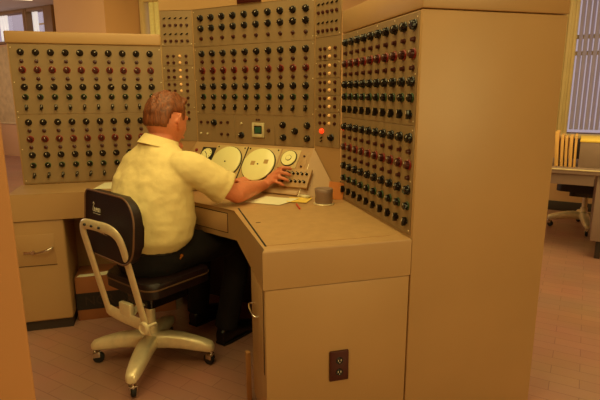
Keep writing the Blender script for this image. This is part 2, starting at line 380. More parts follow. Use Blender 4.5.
# central cabinet: three faces turning the corner
c3 = thing('control_cabinet', 'tall angled centre control cabinet with oscilloscope screen, pilot lamps and three knob panels', 'control cabinet', (-.35, 1.35, 0))
poly = [(q.x, q.y) for q in Q]+[(.0, 1.2), (-.3, 1.72), (-.775, 2.05)]
bm = NB(); prism(bm, poly, ZC, 1.690); obj('housing', bm, ENAMEL, c3)
bm = NB(); prism(bm, [(x+.03, y+.03) if i < 3 else (x, y) for i, (x, y) in enumerate(poly)], 0, ZC); obj('base_cabinet', bm, BASEB, c3)  # dark base added to keep light out of the kneehole
poly2 = [(-.797, 1.533), (-.621, 1.460), (-.078, .917), (-.004, .740)]+[(.0, 1.2), (-.3, 1.72), (-.775, 2.05)]
bm = NB(); prism(bm, poly2, 1.690, 1.80, None, 0, .006); obj('top_cap', bm, ENAMEL, c3)
Cc = Cab(c3)
Cc.face(2, .004, .767, 1.492, 1.688); Cc.face(2, .004, .767, 1.124, 1.490)
for a, b in ((.004, .270), (.272, .5325), (.5345, .767)): Cc.face(2, a, b, .968, 1.122)
Cc.grid(2, .061, .721, [(1.641, 'B'), (1.587, 'B'), (1.533, 's'), (1.453, 'B'), (1.409, 's'), (1.363, 'R'), (1.320, 's'), (1.276, 'B'), (1.220, 'G'), (1.163, 'p')])
Cc.screws(2, (.012, .76), (1.675, 1.51, 1.475, 1.31, 1.135))
for x, z in ((.129, 1.078),): Cc.knob(KB, 2, x, z)
for x, z in ((.034, 1.078), (.081, 1.078), (.177, 1.079), (.223, 1.080), (.178, 1.014), (.222, 1.013)): Cc.put('jack', JACK, 2, x, z)
for x, z in ((.029, 1.014), (.078, 1.013), (.318, 1.078)): Cc.put('push_button', PBUT, 2, x, z)
Cc.knob(KB, 2, .317, 1.013); Cc.put('trimmer_knob', K_SMALL, 2, .495, 1.044)
for x, z in ((.584, 1.076), (.728, 1.077), (.657, 1.046), (.586, 1.011), (.728, 1.011)): Cc.knob(KB, 2, x, z)
for x in (.42, .435): Cc.put('jack', JACK, 2, x, 1.10).scale = (.6, 1, .6)
bm = NB(); P = PF(2)
for lo, hi in (((.392, 1.006), (.405, 1.084)), ((.456, 1.006), (.469, 1.084)), ((.405, 1.006), (.456, 1.024)), ((.405, 1.067), (.456, 1.084))): box(bm, (lo[0], -.014, lo[1]), (hi[0], -.002, hi[1]), P, 0, .002)
bz = obj('scope_bezel', bm, BONE, c3, label='ivory bezel around the green scope screen')
bm = NB(); box(bm, (.402, -.0105, 1.022), (.459, -.009, 1.0695), P); obj('scope_mask', bm, BLACK, bz)
bm = NB(); box(bm, (.411, -.0125, 1.029), (.450, -.010, 1.062), P, 0, .001); obj('scope_screen', bm, SCREEN, bz, label='small green screen')
bm = NB(); box(bm, (.314, -.012, 1.6935), (.464, -.002, 1.745), P, 0, .002); obj('nameplate', bm, DARKRED, c3, label='dark maroon nameplate on the cap')
for k, dx in ((1, 0), (3, .008)):
    for a, b in ((1.7005, 1.688), (1.499, 1.688), (1.391, 1.497), (1.309, 1.389), (1.228, 1.307), (1.148, 1.226)):
        if a < b: Cc.face(k, .004, .187, a, b)
    Cc.face(k, .004, .187, .978 if k == 3 else .968, 1.146)
    for z in (1.648, 1.564):
        for i in range(5): Cc.put('toggle_switch', SLASH, k, .029+dx*.2+i*.032, z)
    for z in (1.611, 1.527):
        for i in range(5): Cc.put('jack', JACK, k, .028+dx*.2+i*.0325, z)
    for z in (1.445, 1.409, 1.367, 1.330, 1.289, 1.253, 1.213, 1.175, 1.132, 1.094):
        for x in (.037, .071, .145): Cc.put('jack', JACK, k, x+dx, z)
        Cc.put('pilot_lamp', PILOT, k, .1075+dx*.7, z, label='lit amber pilot lamp')
    Cc.screws(k, (.012, .179), (1.51, 1.38, 1.16))
bm = NB(); lathe(bm, [(.0125, 0), (.0125, .004), (.011, .010), (.006, .015), (.001, .016)], OUT, 18); Cc.put('warning_lamp', finish('warning_lamp', bm, REDLAMP, 60), 3, .06, 1.055, label='large glowing red lamp')
Cc.knob(KB, 3, .131, 1.027)
Rr.put('warning_lamp', finish('warning_lamp', (lambda b_: (lathe(b_, [(.009, 0), (.009, .004), (.006, .010), (.001, .011)], OUT, 14), b_)[1])(NB()), REDLAMP, 60), 4, .047, 1.079, label='small glowing red lamp at the corner of the panel')
for z in (1.022, 1.006): Cc.put('toggle_switch', SLASH, 3, .056, z)

# ------------------------------------------------------------------ worktop with its fascia and inset
wt = thing('console_worktop', 'L-shaped beige console worktop with deep fascia wrapping in front of the control cabinets', 'worktop', (-.5, .8, .6))
poly = [(-.531, .002), (-.001, .002), (-.001, .738), (-.078, .917), (-.622, 1.461), (-.797, 1.533), (-1.592, 1.533), (-1.592, 1.219), (-.96, 1.219), (-.531, .591)]
bm = NB(); prism(bm, poly, .608, ZC, None, 0, .009); obj('top', bm, ENAMEL, wt)
bm = NB(); prism(bm, [(-.507, .052), (-.012, .052), (-.012, .60), (-.40, .60), (-.512, .62)], ZC-.003, ZC+.0018); obj('inset', bm, LINO, wt, label='tan linoleum inset of the right wing')
bm = NB(); prism(bm, [(-.513, .048), (-.506, .048), (-.510, .626), (-.518, .626)], ZC-.002, ZC+.001); obj('groove', bm, GAP, wt)
bm = NB(); box(bm, (-.487, .353, ZC+.001), (-.468, .357, ZC+.0026), None); obj('slot', bm, GAP, wt)
a_ = Vector((-.531, .591, 0)); b_ = Vector((-.96, 1.219, 0)); dd = (b_-a_).normalized(); dn = Vector((dd.y, -dd.x, 0))
DG = Matrix((dd, -dn, Vector((0, 0, 1)))).transposed().to_4x4(); DG.translation = a_      # Y points into the desk
s_ = 1 if dn.dot(Vector((-1, -1, 0))) > 0 else -1
if s_ < 0: DG = Matrix((dd, dn, Vector((0, 0, 1)))).transposed().to_4x4(); DG.translation = a_
bm = NB(); box(bm, (.054, -.0006, .632), (.47, .01, .724), DG); gp = obj('drawer_gap', bm, GAP, wt)
bm = NB(); box(bm, (.057, -.005, .636), (.467, .008, .720), DG, 0, .0015); obj('drawer', bm, ENAMEL, wt)

# pedestals under the worktop
p1 = thing('pedestal_cabinet', 'beige pedestal under the near end of the worktop, with a dark power outlet', 'pedestal', (-.26, .15, 0))
bm = NB(); box(bm, (-.525, .003, .075), (-.004, .272, .6055), None, 0, .003); box(bm, (-.51, .02, 0), (-.01, .26, .08)); obj('body', bm, ENAMEL, p1)
bm = NB(); box(bm, (-.5285, .036, .29), (-.52, .25, .597), None, 0, .002); d1 = obj('door', bm, ENAMEL, p1)
bm = NB(); box(bm, (-.5262, .028, .286), (-.5225, .0355, .600)); obj('door_gap', bm, GAP, p1)
bm = NB(); tube(bm, bez([(-.528, .205, .478), (-.544, .203, .481), (-.550, .185, .478), (-.548, .135, .468), (-.540, .12, .464), (-.528, .118, .462)], 6), .0036, 10); obj('handle', bm, CHROME, d1, label='chrome bail handle')
bm = NB(); box(bm, (-.300, -.006, .242), (-.230, .007, .356), None, 0, .003); ou = obj('outlet', bm, DARKRED, p1, label='dark maroon power outlet plate')
bm = NB()
for z in (.276, .320):
    lathe(bm, [(.014, 0), (.013, .002), (.001, .002)], T((-.265, -.006, z)) @ OUT, 16)
    for dx in (-.005, .005): box(bm, (-.265+dx-.001, -.009, z-.001), (-.265+dx+.001, -.0075, z+.006), None, 1)
    lathe(bm, [(.0018, 0), (.0018, .003)], T((-.265, -.006, z-.006)) @ OUT, 8, 1)
obj('socket', bm, [BLACK, WHITE], ou)
p2 = thing('pedestal_cabinet', 'beige pedestal under the left wing of the worktop, with a latch plate and lever', 'pedestal', (-1.46, 1.4, 0))
bm = NB(); box(bm, (-1.590, 1.226, .055), (-1.338, 1.525, .607), None, 0, .012, 3); obj('body', bm, ENAMEL, p2)
bm = NB(); box(bm, (-1.58, 1.245, 0), (-1.345, 1.515, .06)); obj('toe_kick', bm, BASEB, p2)
bm = NB(); box(bm, (-1.575, 1.2240, .368), (-1.390, 1.228, .533), None, 0, .001); lp = obj('latch_plate', bm, ENAMEL, p2)
bm = NB(); box(bm, (-1.575, 1.2235, .3655), (-1.388, 1.2265, .368)); obj('plate_shadow_gap', bm, GAP, lp)
bm = NB(); tube(bm, [(-1.49, 1.212, .435), (-1.47, 1.204, .440), (-1.43, 1.200, .450), (-1.405, 1.206, .459), (-1.40, 1.222, .46)], [.004, .006, .0055, .005, .006], 10); lathe(bm, [(.011, 0), (.011, .008), (.001, .008)], T((-1.495, 1.222, .44)) @ OUT, 14); box(bm, (-1.54, 1.217, .435), (-1.505, 1.224, .448), None, 0, .002); obj('latch_lever', bm, CHROME, lp)

# ------------------------------------------------------------------ sloped dial console
sd = thing('dial_console', 'sloping instrument desk with two big cream dials and a keypad under the man\'s hand', 'instrument console', (-.4, 1.1, ZC))
SL = .279; tv = Vector((.70711, -.70711, 0)); sv = -Vector((.70711*.17, .70711*.17, .221))/SL; ov = Vector((-.70711*.221, -.70711*.221, .17))/SL
SF = Matrix((tv, sv, ov)).transposed().to_4x4(); SF.translation = Vector((Q[1].x, Q[1].y, .965))     # X along, Y down the slope, Z out of it
def sl(t, s, o=0): return SF @ Vector((t, s, o))
nv = Vector((.70711, .70711, 0)); Qb = Vector((Q[1].x, Q[1].y, 0)); Qe = Qb+tv*.771
bm = NB()
def V3(t, d, z): q = Qb+tv*t-nv*d; return bm.verts.new((q.x, q.y, z))
x0, x1 = -.004, .768
top0, top1 = V3(x0, .004, .965), V3(x1, .004, .965); bot0, bot1 = V3(x0, .17, ZC+.0005), V3(x1, .17, ZC+.0005)
bk0, bk1 = V3(x0, .004, ZC+.0005), V3(x1, .004, ZC+.0005)
er = bm.verts.new((Q[3].x-.006, Q[3].y-.002, ZC+.0005)); el = bm.verts.new((Q[0].x-.004, Q[0].y-.008, ZC+.0005))
for f in ((top0, bot0, bot1, top1), (top1, bot1, er), (top0, el, bot0), (bk0, bk1, bot1, bot0), (top0, top1, bk1, bk0), (top1, er, bk1), (bk1, er, bot1), (top0, bk0, el), (bk0, bot0, el)): bm.faces.new(f)
obj('sloped_body', bm, ENAMEL, sd, smooth=None)
bm = NB(); tube(bm, [sl(x1, .0, .0), sl(x1, SL, .0)], .0022, 8); obj('seam_bead', bm, STEEL, sd)
bm = NB(); box(bm, (.02, .255, .0), (.766, .279, .012), SF, 0, .003); obj('pencil_ledge', bm, ENAMEL, sd)
# big dials
for cx in (.262, .478):
    bm = NB(); box(bm, (cx-.105, .018, 0), (cx+.103, .236, .005), SF, 0, .002); fr = obj('dial_frame', bm, FRAME, sd)
    bm = NB(); lathe(bm, [(.101, .005), (.101, .009), (.097, .0095), (.097, .007), (.001, .007)], SF @ T((cx, .126, 0)), 56); obj('dial_rim', bm, GAP, fr)
    bm = NB(); lathe(bm, [(.0965, .006), (.0965, .0145), (.094, .016), (.001, .016)], SF @ T((cx, .126, 0)), 56); lathe(bm, [(.004, .015), (.004, .019), (.001, .019)], SF @ T((cx, .126, 0)), 12, 1)
    if cx > .4:
        for dx, dy in ((-.033, -.004), (.045, -.018)): box(bm, (cx+dx-.013, .126+dy-.012, .0155), (cx+dx+.013, .126+dy+.012, .0166), SF, 2)
    obj('dial_face', bm, [CREAM, GAP, mat('tan_dial_patch', (186, 150, 84), .5)], fr, label='big cream dial face')
    bm = NB()
    for dx, dy in ((-.09, .03), (.09, .03), (.09, .224), (-.09, .224)): lathe(bm, [(.0045, .005), (.004, .008), (.001, .008)], SF @ T((cx+dx, dy, 0)), 10)
    obj('frame_screw', bm, BLACK, fr)
bm = NB(); box(bm, (.3665, .02, -.001), (.374, .236, .0045), SF); obj('dial_gap', bm, GAP, sd)
# small dial and clock
def small_dial(cx, cy, r, fmat, name):
    bm = NB(); box(bm, (cx-r-.012, cy-r-.010, 0), (cx+r+.012, cy+r+.012, .006), SF, 0, .002); fr = obj(name, bm, fmat, sd)
    bm = NB(); lathe(bm, [(r+.003, .005), (r+.003, .010), (r, .011), (r, .008), (.001, .008)], SF @ T((cx, cy, 0)), 32); obj('bezel_ring', bm, GAP, fr); return fr
fr = small_dial(.647, .074, .043, FRAME, 'small_dial_frame')
bm = NB(); c_ = SF @ T((.647, .074, 0)); lathe(bm, [(.042, .007), (.042, .013), (.001, .013)], c_, 32); lathe(bm, [(.014, .0128), (.014, .016), (.011, .0165), (.001, .0165)], c_, 20, 0); lathe(bm, [(.0165, .012), (.0165, .0138), (.001, .0138)], c_, 20, 1); obj('small_dial_face', bm, [CREAM, GAP], fr, label='small cream dial face')
fr = small_dial(.108, .083, .036, GAP, 'clock_frame')
bm = NB(); c_ = SF @ T((.108, .083, 0)); lathe(bm, [(.035, .007), (.035, .012), (.001, .012)], c_, 28)
for i in range(12): a = i*math.pi/6; box(bm, (-.001, .026, .0118), (.001, .032, .0128), c_ @ RZ(a), 1)
box(bm, (-.0016, -.004, .012), (.0016, .020, .0135), c_ @ RZ(2.3), 1); box(bm, (-.0012, -.004, .012), (.0012, .027, .0135), c_ @ RZ(-.5), 1); obj('clock_face', bm, [CREAM, GAP], fr, label='small cream clock face with dark hands')
bm = NB(); lathe(bm, [(.010, 0), (.010, .006), (.006, .010), (.001, .010)], SF @ T((.02, .06, 0)), 16); obj('red_button', bm, RED, sd, label='red button')
bm = NB(); box(bm, (.713, .035, 0), (.752, .138, .004), SF, 0, .0015); sp = obj('switch_plate', bm, LINO, sd)
bm = NB()
for y in (.055, .115): lathe(bm, [(.0065, .003), (.005, .010), (.001, .010)], SF @ T((.731, y, 0)), 10)
obj('plate_button', bm, DARKRED, sp)
KPM = SF @ T((.724, .186, 0)) @ RZ(-.02)
bm = NB(); box(bm, (-.082, -.052, 0), (.082, .052, .016), KPM, 0, .003); kp = obj('keypad', bm, LINO, sd)
bm = NB(); lathe(bm, [(.0072, 0), (.0072, .004), (.0050, .007), (.0046, .018), (.001, .019)], None, 10); box(bm, (-.001, .002, .0186), (.0042, .0046, .0196), None, 1); km = finish('key', bm, [BLACK, WHITE], 40)  # white fleck on each key is a painted highlight
for r in (-.022, .022):
    for i in range(6): link('key', km, kp, KPM @ T((-.062+i*.0248, r, .016)))

# ------------------------------------------------------------------ loose things on the console
def sheet(name, pts, z, mt, label, cat, th=.0012, curl=0):
    bm = NB(); n = 8; G = {}
    P = [Vector((x, y, 0)) for x, y in pts]
    for s in (0, 1):
        for i in range(n+1):
            for j in range(n+1):
                u, v = i/n, j/n; q = (P[0]*(1-u)+P[1]*u)*(1-v)+(P[3]*(1-u)+P[2]*u)*v
                q.z = z+s*th+curl*(u*u*v*v); G[s, i, j] = bm.verts.new(q)
    for s in (0, 1):
        for i in range(n):
            for j in range(n): bm.faces.new((G[s, i, j], G[s, i+1, j], G[s, i+1, j+1], G[s, i, j+1]))
    for i in range(n):
        for j in (0, n): bm.faces.new((G[0, i, j], G[0, i+1, j], G[1, i+1, j], G[1, i, j])); bm.faces.new((G[0, j, i], G[0, j, i+1], G[1, j, i+1], G[1, j, i]))
    return tag(obj(name, bm, mt, smooth=30), label, cat)
sheet('paper_sheet', [(-.470, .735), (-.33, .63), (-.215, .715), (-.345, .835)], ZC+.0022, PAPER, 'pale sheet of paper under the man\'s forearm', 'paper', curl=.006)
sheet('paper_sheet', [(-.245, .775), (-.285, .68), (-.20, .635), (-.145, .725)], ZC+.0040, YPAPER, 'bright yellow slip beside the mauve tin', 'paper')
sheet('paper_sheet', [(-1.19, 1.28), (-1.06, 1.27), (-1.02, 1.46), (-1.15, 1.47)], ZC+.0005, PAPER, 'white sheet lying on the left wing behind the chair back', 'paper', curl=.02)
ru = thing('eraser', 'small pale eraser lying on the yellow slip', 'eraser', (-.178, .748, ZC+.006))
bm = NB(); box(bm, (-.032, -.012, 0), (.032, .012, .009), T((-.178, .748, ZC+.0062)) @ RZ(-1.05), 0, .003); obj('rubber', bm, BONE, ru)
bm = NB(); box(bm, (-.010, -.0126, -.0002), (.018, .0126, .0094), T((-.178, .748, ZC+.0062)) @ RZ(-1.05), 0, .001); obj('sleeve', bm, PAPER, ru)
pc = thing('pencil', 'short red pencil on the tan inset in front of the yellow slip', 'pencil', (-.258, .575, ZC))
PM = T((-.258, .575, ZC+.0065)) @ RZ(math.atan2(.155, .018)) @ RY(math.pi/2)
bm = NB(); lathe(bm, [(.0042, -.055), (.0042, .038)], PM, 6); obj('shaft', bm, PINK, pc)
bm = NB(); lathe(bm, [(.0042, .038), (.0008, .055)], PM, 6); obj('tip', bm, MANILA, pc)
tn = thing('tin_canister', 'round mauve tin with a lid standing on a light saucer by the right knob panel', 'tin', (-.129, .600, ZC+.002))
bm = NB(); lathe(bm, [(.046, 0), (.048, .003), (.046, .006), (.001, .006)], T((-.129, .600, ZC+.002)), 32); obj('saucer', bm, STEEL, tn)
bm = NB(); lathe(bm, [(.038, 0), (.040, .003), (.040, .052), (.001, .052)], T((-.129, .600, ZC+.008)), 32); obj('body', bm, TIN, tn)
bm = NB(); lathe(bm, [(.0415, 0), (.0415, .014), (.039, .018), (.037, .0165), (.001, .0165)], T((-.129, .600, ZC+.056)), 32); obj('lid', bm, TIN, tn)
bm = NB(); box(bm, (-.037, -.0012, 0), (.037, .0012, .083), T((-.047, .680, ZC+.001)) @ RZ(-.15) @ RX(-.12) @ RY(.14)); tag(obj('card', bm, CARD), 'orange-brown card propped upright behind the mauve tin', 'card')
bm = NB(); box(bm, (-.009, -.012, 0), (.009, .012, .222), T((-.538, .31, 0)) @ RX(-.04), 0, .001); tag(obj('board', bm, TANBOARD), 'narrow tan board standing on the floor behind the near pedestal', 'board')
# carton under the left wing
ct = thing('carton', 'brown carton with a black lettered band on the floor under the left wing', 'carton', (-1.05, 1.42, 0), 0)
bm = NB(); box(bm, (-1.33, 1.305, 0), (-.80, 1.51, .252), None, 0, .002); obj('box_body', bm, CARTON, ct)
bm = NB(); box(bm, (-1.331, 1.3035, .062), (-.799, 1.40, .160)); bd_ = obj('band', bm, BAND, ct, label='black band with faded lettering')
def text(body, size, M, mt, name, parent, ex=.0004):
    cu = bpy.data.curves.new(name, 'FONT'); cu.body = body; cu.size = size; cu.extrude = ex; cu.align_x = 'LEFT'
    o = bpy.data.objects.new(name, cu); COL.objects.link(o); dg = bpy.context.evaluated_depsgraph_get(); dg.update()
    me = bpy.data.meshes.new_from_object(o.evaluated_get(dg)); bpy.data.objects.remove(o); me.materials.clear(); me.materials.append(mt)
    q = link(name, me, parent); q.matrix_basis = WORLD(parent).inverted() @ M; return q
text('NCR', .075, T((-1.29, 1.3025, .088)) @ RX(math.pi/2), FAINT, 'lettering', bd_)
text('CS', .06, T((-.93, 1.3025, .088)) @ RX(math.pi/2), FAINT, 'lettering', bd_)
sheet('paper_sheet', [(-1.32, 1.315), (-1.17, 1.312), (-1.15, 1.345), (-1.31, 1.35)], .2525, PAPER, 'loose paper lying on the carton under the left wing', 'paper', curl=.012)

# ------------------------------------------------------------------ swivel chair
def chair_base(root, mt, c, ang0, n=4, r=.265, cz=0):
    bm = NB(); lathe(bm, [(.030, .085), (.048, .10), (.050, .135), (.040, .155), (.030, .165), (.030, .20), (.022, .205), (.022, .33), (.001, .33)], T(c), 24); obj('hub', bm, mt, root)
    for i in range(n):
        a = ang0+i*2*math.pi/n; u = Vector((math.cos(a), math.sin(a), 0)); v = Vector((-u.y, u.x, 0)); bm = NB(); R = []
        for t, z, hw, hh in ((.02, .122, .036, .036), (.08, .126, .038, .036), (.14, .121, .037, .034), (.20, .108, .034, .031), (.245, .098, .030, .027), (.278, .090, .024, .022), (.288, .086, .012, .012)):
            R.append([bm.verts.new(Vector(c)+u*(t*r/.265)+v*(hw*math.copysign(abs(math.cos(q))**.6, math.cos(q)))+Vector((0, 0, z+hh*math.copysign(abs(math.sin(q))**.6, math.sin(q))))) for q in [2*math.pi*k/14 for k in range(14)]])
        skinrings(bm, R); lg = obj('base_leg', bm, mt, root)
        p = Vector(c)+u*r; M = T(p) @ RZ(a+random.uniform(-.6, .6))
        bm = NB(); lathe(bm, [(.007, .045), (.007, .078)], M @ T((.012, 0, 0)), 10); box(bm, (-.012, -.016, .03), (.02, -.0125, .058), M, 0, .002); box(bm, (-.012, .0125, .03), (.02, .016, .058), M, 0, .002); box(bm, (-.006, -.016, .05), (.02, .016, .058), M, 0, .002); cs = obj('caster_fork', bm, CHROME, lg)
        bm = NB(); lathe(bm, [(.018, -.0105), (.0255, -.0085), (.0265, 0), (.0255, .0085), (.018, .0105)], M @ T((-.004, 0, .0268)) @ RX(math.pi/2), 20); obj('caster_wheel', bm, RUBBER, lg)
ch = thing('swivel_chair', 'dark vinyl office swivel chair with aluminium back frame and four-legged base, under the seated man', 'chair', (-.92, .73, 0))
hd = math.radians(54); F = Vector((math.sin(hd), math.cos(hd), 0)); Rv = Vector((math.cos(hd), -math.sin(hd), 0)); UP = Vector((0, 0, 1))
chair_base(ch, STEEL, (-.92, .73, 0), math.atan2(.649-.73, -.662+.92))
CF = Matrix((Rv, F, UP)).transposed().to_4x4(); CF.translation = (-.915, .735, 0)          # X right, Y forward
def rrect(hx, hy, r, n=6, top_only=False):
    out = []
    for sx, sy, a0 in ((1, 1, 0), (-1, 1, 90), (-1, -1, 180), (1, -1, 270)):
        for k in range(n+1): a = math.radians(a0+90*k/n); out.append((sx*(hx-r)+r*math.cos(a), sy*(hy-r)+r*math.sin(a)))
    return out
bm = NB(); prism(bm, rrect(.175, .172, .055), .405, .470, CF @ T((.028, .032, 0)), 0, .018); obj('seat', bm, SEATMAT, ch)
bm = NB(); prism(bm, rrect(.1775, .1745, .057), .440, .446, CF @ T((.028, .032, 0))); obj('seat_edging', bm, mat('bronze_edging', (120, 92, 66), .4, .3), ch, label='thin bronze edging of the seat')
bm = NB(); prism(bm, rrect(.09, .11, .02), .325, .406, CF @ T((.02, .03, 0))); obj('seat_mechanism', bm, BLACK, ch)
# back rest pad
bh = math.radians(57); BR = Vector((math.cos(bh), -math.sin(bh), 0)); BFv = Vector((math.sin(bh), math.cos(bh), 0))
BT = Matrix((BR, (BFv+UP*-.10).normalized(), (UP+BFv*.10).normalized())).transposed().to_4x4(); BT.translation = (-1.04, .575, .845)   # origin at top centre
pts = []
for sx, sy, a0, rad in ((1, 1, 0, .105), (-1, 1, 90, .030), (-1, -1, 180, .085), (1, -1, 270, .085)):
    for k in range(9): a = math.radians(a0+90*k/8); pts.append((sx*(.194-rad)+rad*math.cos(a), -.130+sy*(.132-rad)+rad*math.sin(a)))
bm = NB()
B2 = BT @ Matrix(((1, 0, 0, 0), (0, 0, 1, 0), (0, 1, 0, 0), (0, 0, 0, 1)))
prism(bm, pts, .0, .045, B2, 0, .014); obj('backrest', bm, SEATMAT, ch)
bm = NB(); pp = [(x*1.01, z) for x, z in pts]; tube(bm, [B2 @ Vector((x, z, -.001)) for x, z in pp]+[B2 @ Vector((pp[0][0], pp[0][1], -.001))], .0038, 8); obj('backrest_piping', bm, mat('brown_piping', (112, 78, 56), .4), ch, label='paler piping round the back pad')
# white script on the rear of the back pad
bm = NB()
def stroke(ps, r=.0011): tube(bm, [BT @ Vector((x, -.0012, z)) for x, z in ps], r, 6)
stroke([(-.128, -.052), (-.122, -.045), (-.116, -.052), (-.123, -.062), (-.127, -.080), (-.118, -.083)])
stroke([(-.113, -.083), (-.113, -.066), (-.104, -.072), (-.106, -.083), (-.101, -.083)]); stroke([(-.097, -.083), (-.097, -.066), (-.091, -.074), (-.086, -.066), (-.086, -.083)])
stroke([(-.080, -.083), (-.080, -.066)]); stroke([(-.074, -.083), (-.074, -.066), (-.066, -.068), (-.066, -.083)]); stroke([(-.122, -.091), (-.064, -.091)])
obj('lettering', bm, WHITE, ch, label='small white script and underline on the back pad')
# aluminium back frame: inverted U flat bar
f2 = math.radians(50); r2v = Vector((math.cos(f2), -math.sin(f2), 0)); f2v = Vector((math.sin(f2), math.cos(f2), 0)); bc = Vector((-1.085, .525, 0))
def BP(x, z): k = (.745-z)/.45; return bc+r2v*x+f2v*(.10*k)+UP*z
path = [BP(-.122, .295), BP(-.122, .50), BP(-.122, .64), BP(-.120, .690), BP(-.105, .720), BP(-.07, .730), BP(0, .730), BP(.06, .728), BP(.10, .712), BP(.120, .68), BP(.124, .62), BP(.124, .50), BP(.122, .262)]
bm = NB(); tube(bm, bez(path, 4), 1, 12, 0, flat=(.022, .007, f2v)); tube(bm, [BP(-.12, .315), BP(-.05, .305), BP(.06, .30), BP(.12, .30)], 1, 12, 0, flat=(.028, .006, f2v)); obj('back_frame', bm, STEEL, ch)
bm = NB(); box(bm, (-.045, -.012, .30), (.03, .012, .372), T(bc+f2v*.105) @ Matrix((r2v, f2v, UP)).transposed().to_4x4(), 0, .006); obj('spring_block', bm, STEEL, ch)
bm = NB(); tube(bm, [BP(.0, .30)+f2v*.0, bc+f2v*.16+UP*.335, bc+f2v*.24+UP*.35], 1, 10, 0, flat=(.02, .006, Vector((0, 0, 1)))); obj('back_arm', bm, STEEL, ch)
bm = NB(); K_ = T(bc+r2v*.160+f2v*.07+UP*.318) @ Matrix((r2v, f2v, UP)).transposed().to_4x4()
lathe(bm, [(.022, 0), (.027, .004), (.027, .014), (.021, .018), (.017, .014), (.001, .014)], K_ @ OUT, 22); lathe(bm, [(.006, -.05), (.006, 0)], K_ @ OUT, 10); obj('adjusting_knob', bm, STEEL, ch)
for x in (-.075, -.03, .02):
    bm = NB(); lathe(bm, [(.006, 0), (.006, .003), (.004, .006), (.001, .006)], T(BP(x, .73)-f2v*.010) @ Matrix((r2v, f2v, UP)).transposed().to_4x4() @ OUT, 10); obj('bolt', bm, BLACK, ch)
for b0_, b1_, r_ in ((BP(-.02, .72), BP(-.02, .68)+f2v*.045, .010), (BP(.10, .67), BP(.09, .665)+f2v*.05, .006), (BP(-.11, .70), BP(-.10, .70)+f2v*.06, .006)):
    bm = NB(); tube(bm, [b0_, b1_], r_, 10); obj('pad_bracket', bm, CHROME, ch)

# ------------------------------------------------------------------ the man
def remeshed(name, bm, mt, parent, vox, smooth_it=4, disp=None, label=None):
    bmesh.ops.recalc_face_normals(bm, faces=bm.faces[:]); me = bpy.data.meshes.new(name); bm.to_mesh(me); bm.free()
    o = bpy.data.objects.new(name, me); COL.objects.link(o)
    r = o.modifiers.new('r', 'REMESH'); r.mode = 'VOXEL'; r.voxel_size = vox
    s = o.modifiers.new('s', 'SMOOTH'); s.factor = .5; s.iterations = smooth_it
    if disp:
        tx = bpy.data.textures.new(name, 'CLOUDS'); tx.noise_scale = disp[1]; tx.noise_depth = 2
        d = o.modifiers.new('d', 'DISPLACE'); d.texture = tx; d.strength = disp[0]; d.mid_level = .5; d.texture_coords = 'LOCAL'
    dg = bpy.context.evaluated_depsgraph_get(); dg.update(); m2 = bpy.data.meshes.new_from_object(o.evaluated_get(dg)); bpy.data.objects.remove(o)
    m2.materials.clear(); m2.materials.append(mt); m2.polygons.foreach_set('use_smooth', [True]*len(m2.polygons))
    q = link(name, m2, parent); q.matrix_basis = WORLD(parent).inverted()
    if label: q['label'] = label
    return q
def loft(bm, rings, seg=24):
    skinrings(bm, [ring(bm, c, U, V, a, b, seg) for c, U, V, a, b in rings])
man = thing('person', 'man in cream short-sleeved shirt and dark trousers seated at the console, hand on keypad', 'person', (-.90, .74, .47))
sh = math.radians(46); SR = Vector((math.cos(sh), -math.sin(sh), 0)); SFv = Vector((math.sin(sh), math.cos(sh), 0))
def at(x, y, z, base=(-.905, .74)): return Vector((base[0], base[1], 0))+SR*x+SFv*y+UP*z
spine = [(.54, 0), (.60, .003), (.68, .012), (.78, .034), (.87, .056), (.94, .074), (.985, .086), (1.01, .094), (1.06, .11)]
def sp(z):
    for (a, ya), (b, yb) in zip(spine, spine[1:]):
        if z <= b: return ya+(yb-ya)*(z-a)/(b-a)
    return spine[-1][1]
def tor(z, a, b, dy=0, dx=0): return (at(dx, sp(z)+dy, z), SR, SFv, a, b)
HD = Vector((-.797, .858, 1.110)); hh = math.radians(44)
HM = T(HD) @ RZ(-hh) @ RX(math.radians(-10)) @ Matrix.Scale(1.09, 4)          # local: x right, y forward, z up
def head_pt(dirv, off=0):
    x, y, z = dirv
    p = Vector((x*.075, y*.094, z*.112))
    if p.z < -.015:
        k = min(1, (-.015-p.z)/.097); p.x *= 1-.30*k
        if y < 0: p.y *= 1-.40*k
        else: p.y *= 1-.10*k
    if z > .2 and y < 0: p.y *= 1.04
    if y > .55 and -.25 < z < .35: p.y -= .004*math.cos(z*3)     # eye line slightly set back
    return p+Vector(dirv).normalized()*off
def sphere(bm, M, off=0, seg=40, rings=28, keep=None):
    G = []
    for j in range(rings+1):
        th = math.pi*j/rings; row = []
        for i in range(seg):
            ph = 2*math.pi*i/seg; d = (math.sin(th)*math.cos(ph), math.sin(th)*math.sin(ph), math.cos(th)); row.append(bm.verts.new(M @ head_pt(d, off(d) if callable(off) else off)))
        G.append(row)
    for a, b in zip(G, G[1:]):
        for i in range(seg):
            try: bm.faces.new((a[i], a[(i+1) % seg], b[(i+1) % seg], b[i]))
            except ValueError: pass
    bmesh.ops.remove_doubles(bm, verts=[v for r in (G[0], G[-1]) for v in r], dist=.0001)
body = NB()
sphere(body, HM)
tube(body, [HM @ Vector((0, .088, .030)), HM @ Vector((0, .098, .008)), HM @ Vector((0, .110, -.014)), HM @ Vector((0, .100, -.026)), HM @ Vector((0, .085, -.030))], [.007, .010, .013, .014, .008], 10)  # nose
capsule(body, HM @ Vector((-.032, .078, .030)), HM @ Vector((.032, .078, .030)), .013, .013)    # brow
capsule(body, HM @ Vector((-.016, .088, -.052)), HM @ Vector((.016, .088, -.052)), .008, .008)    # lips
capsule(body, HM @ Vector((-.010, .076, -.090)), HM @ Vector((.010, .076, -.090)), .018, .018)    # chin
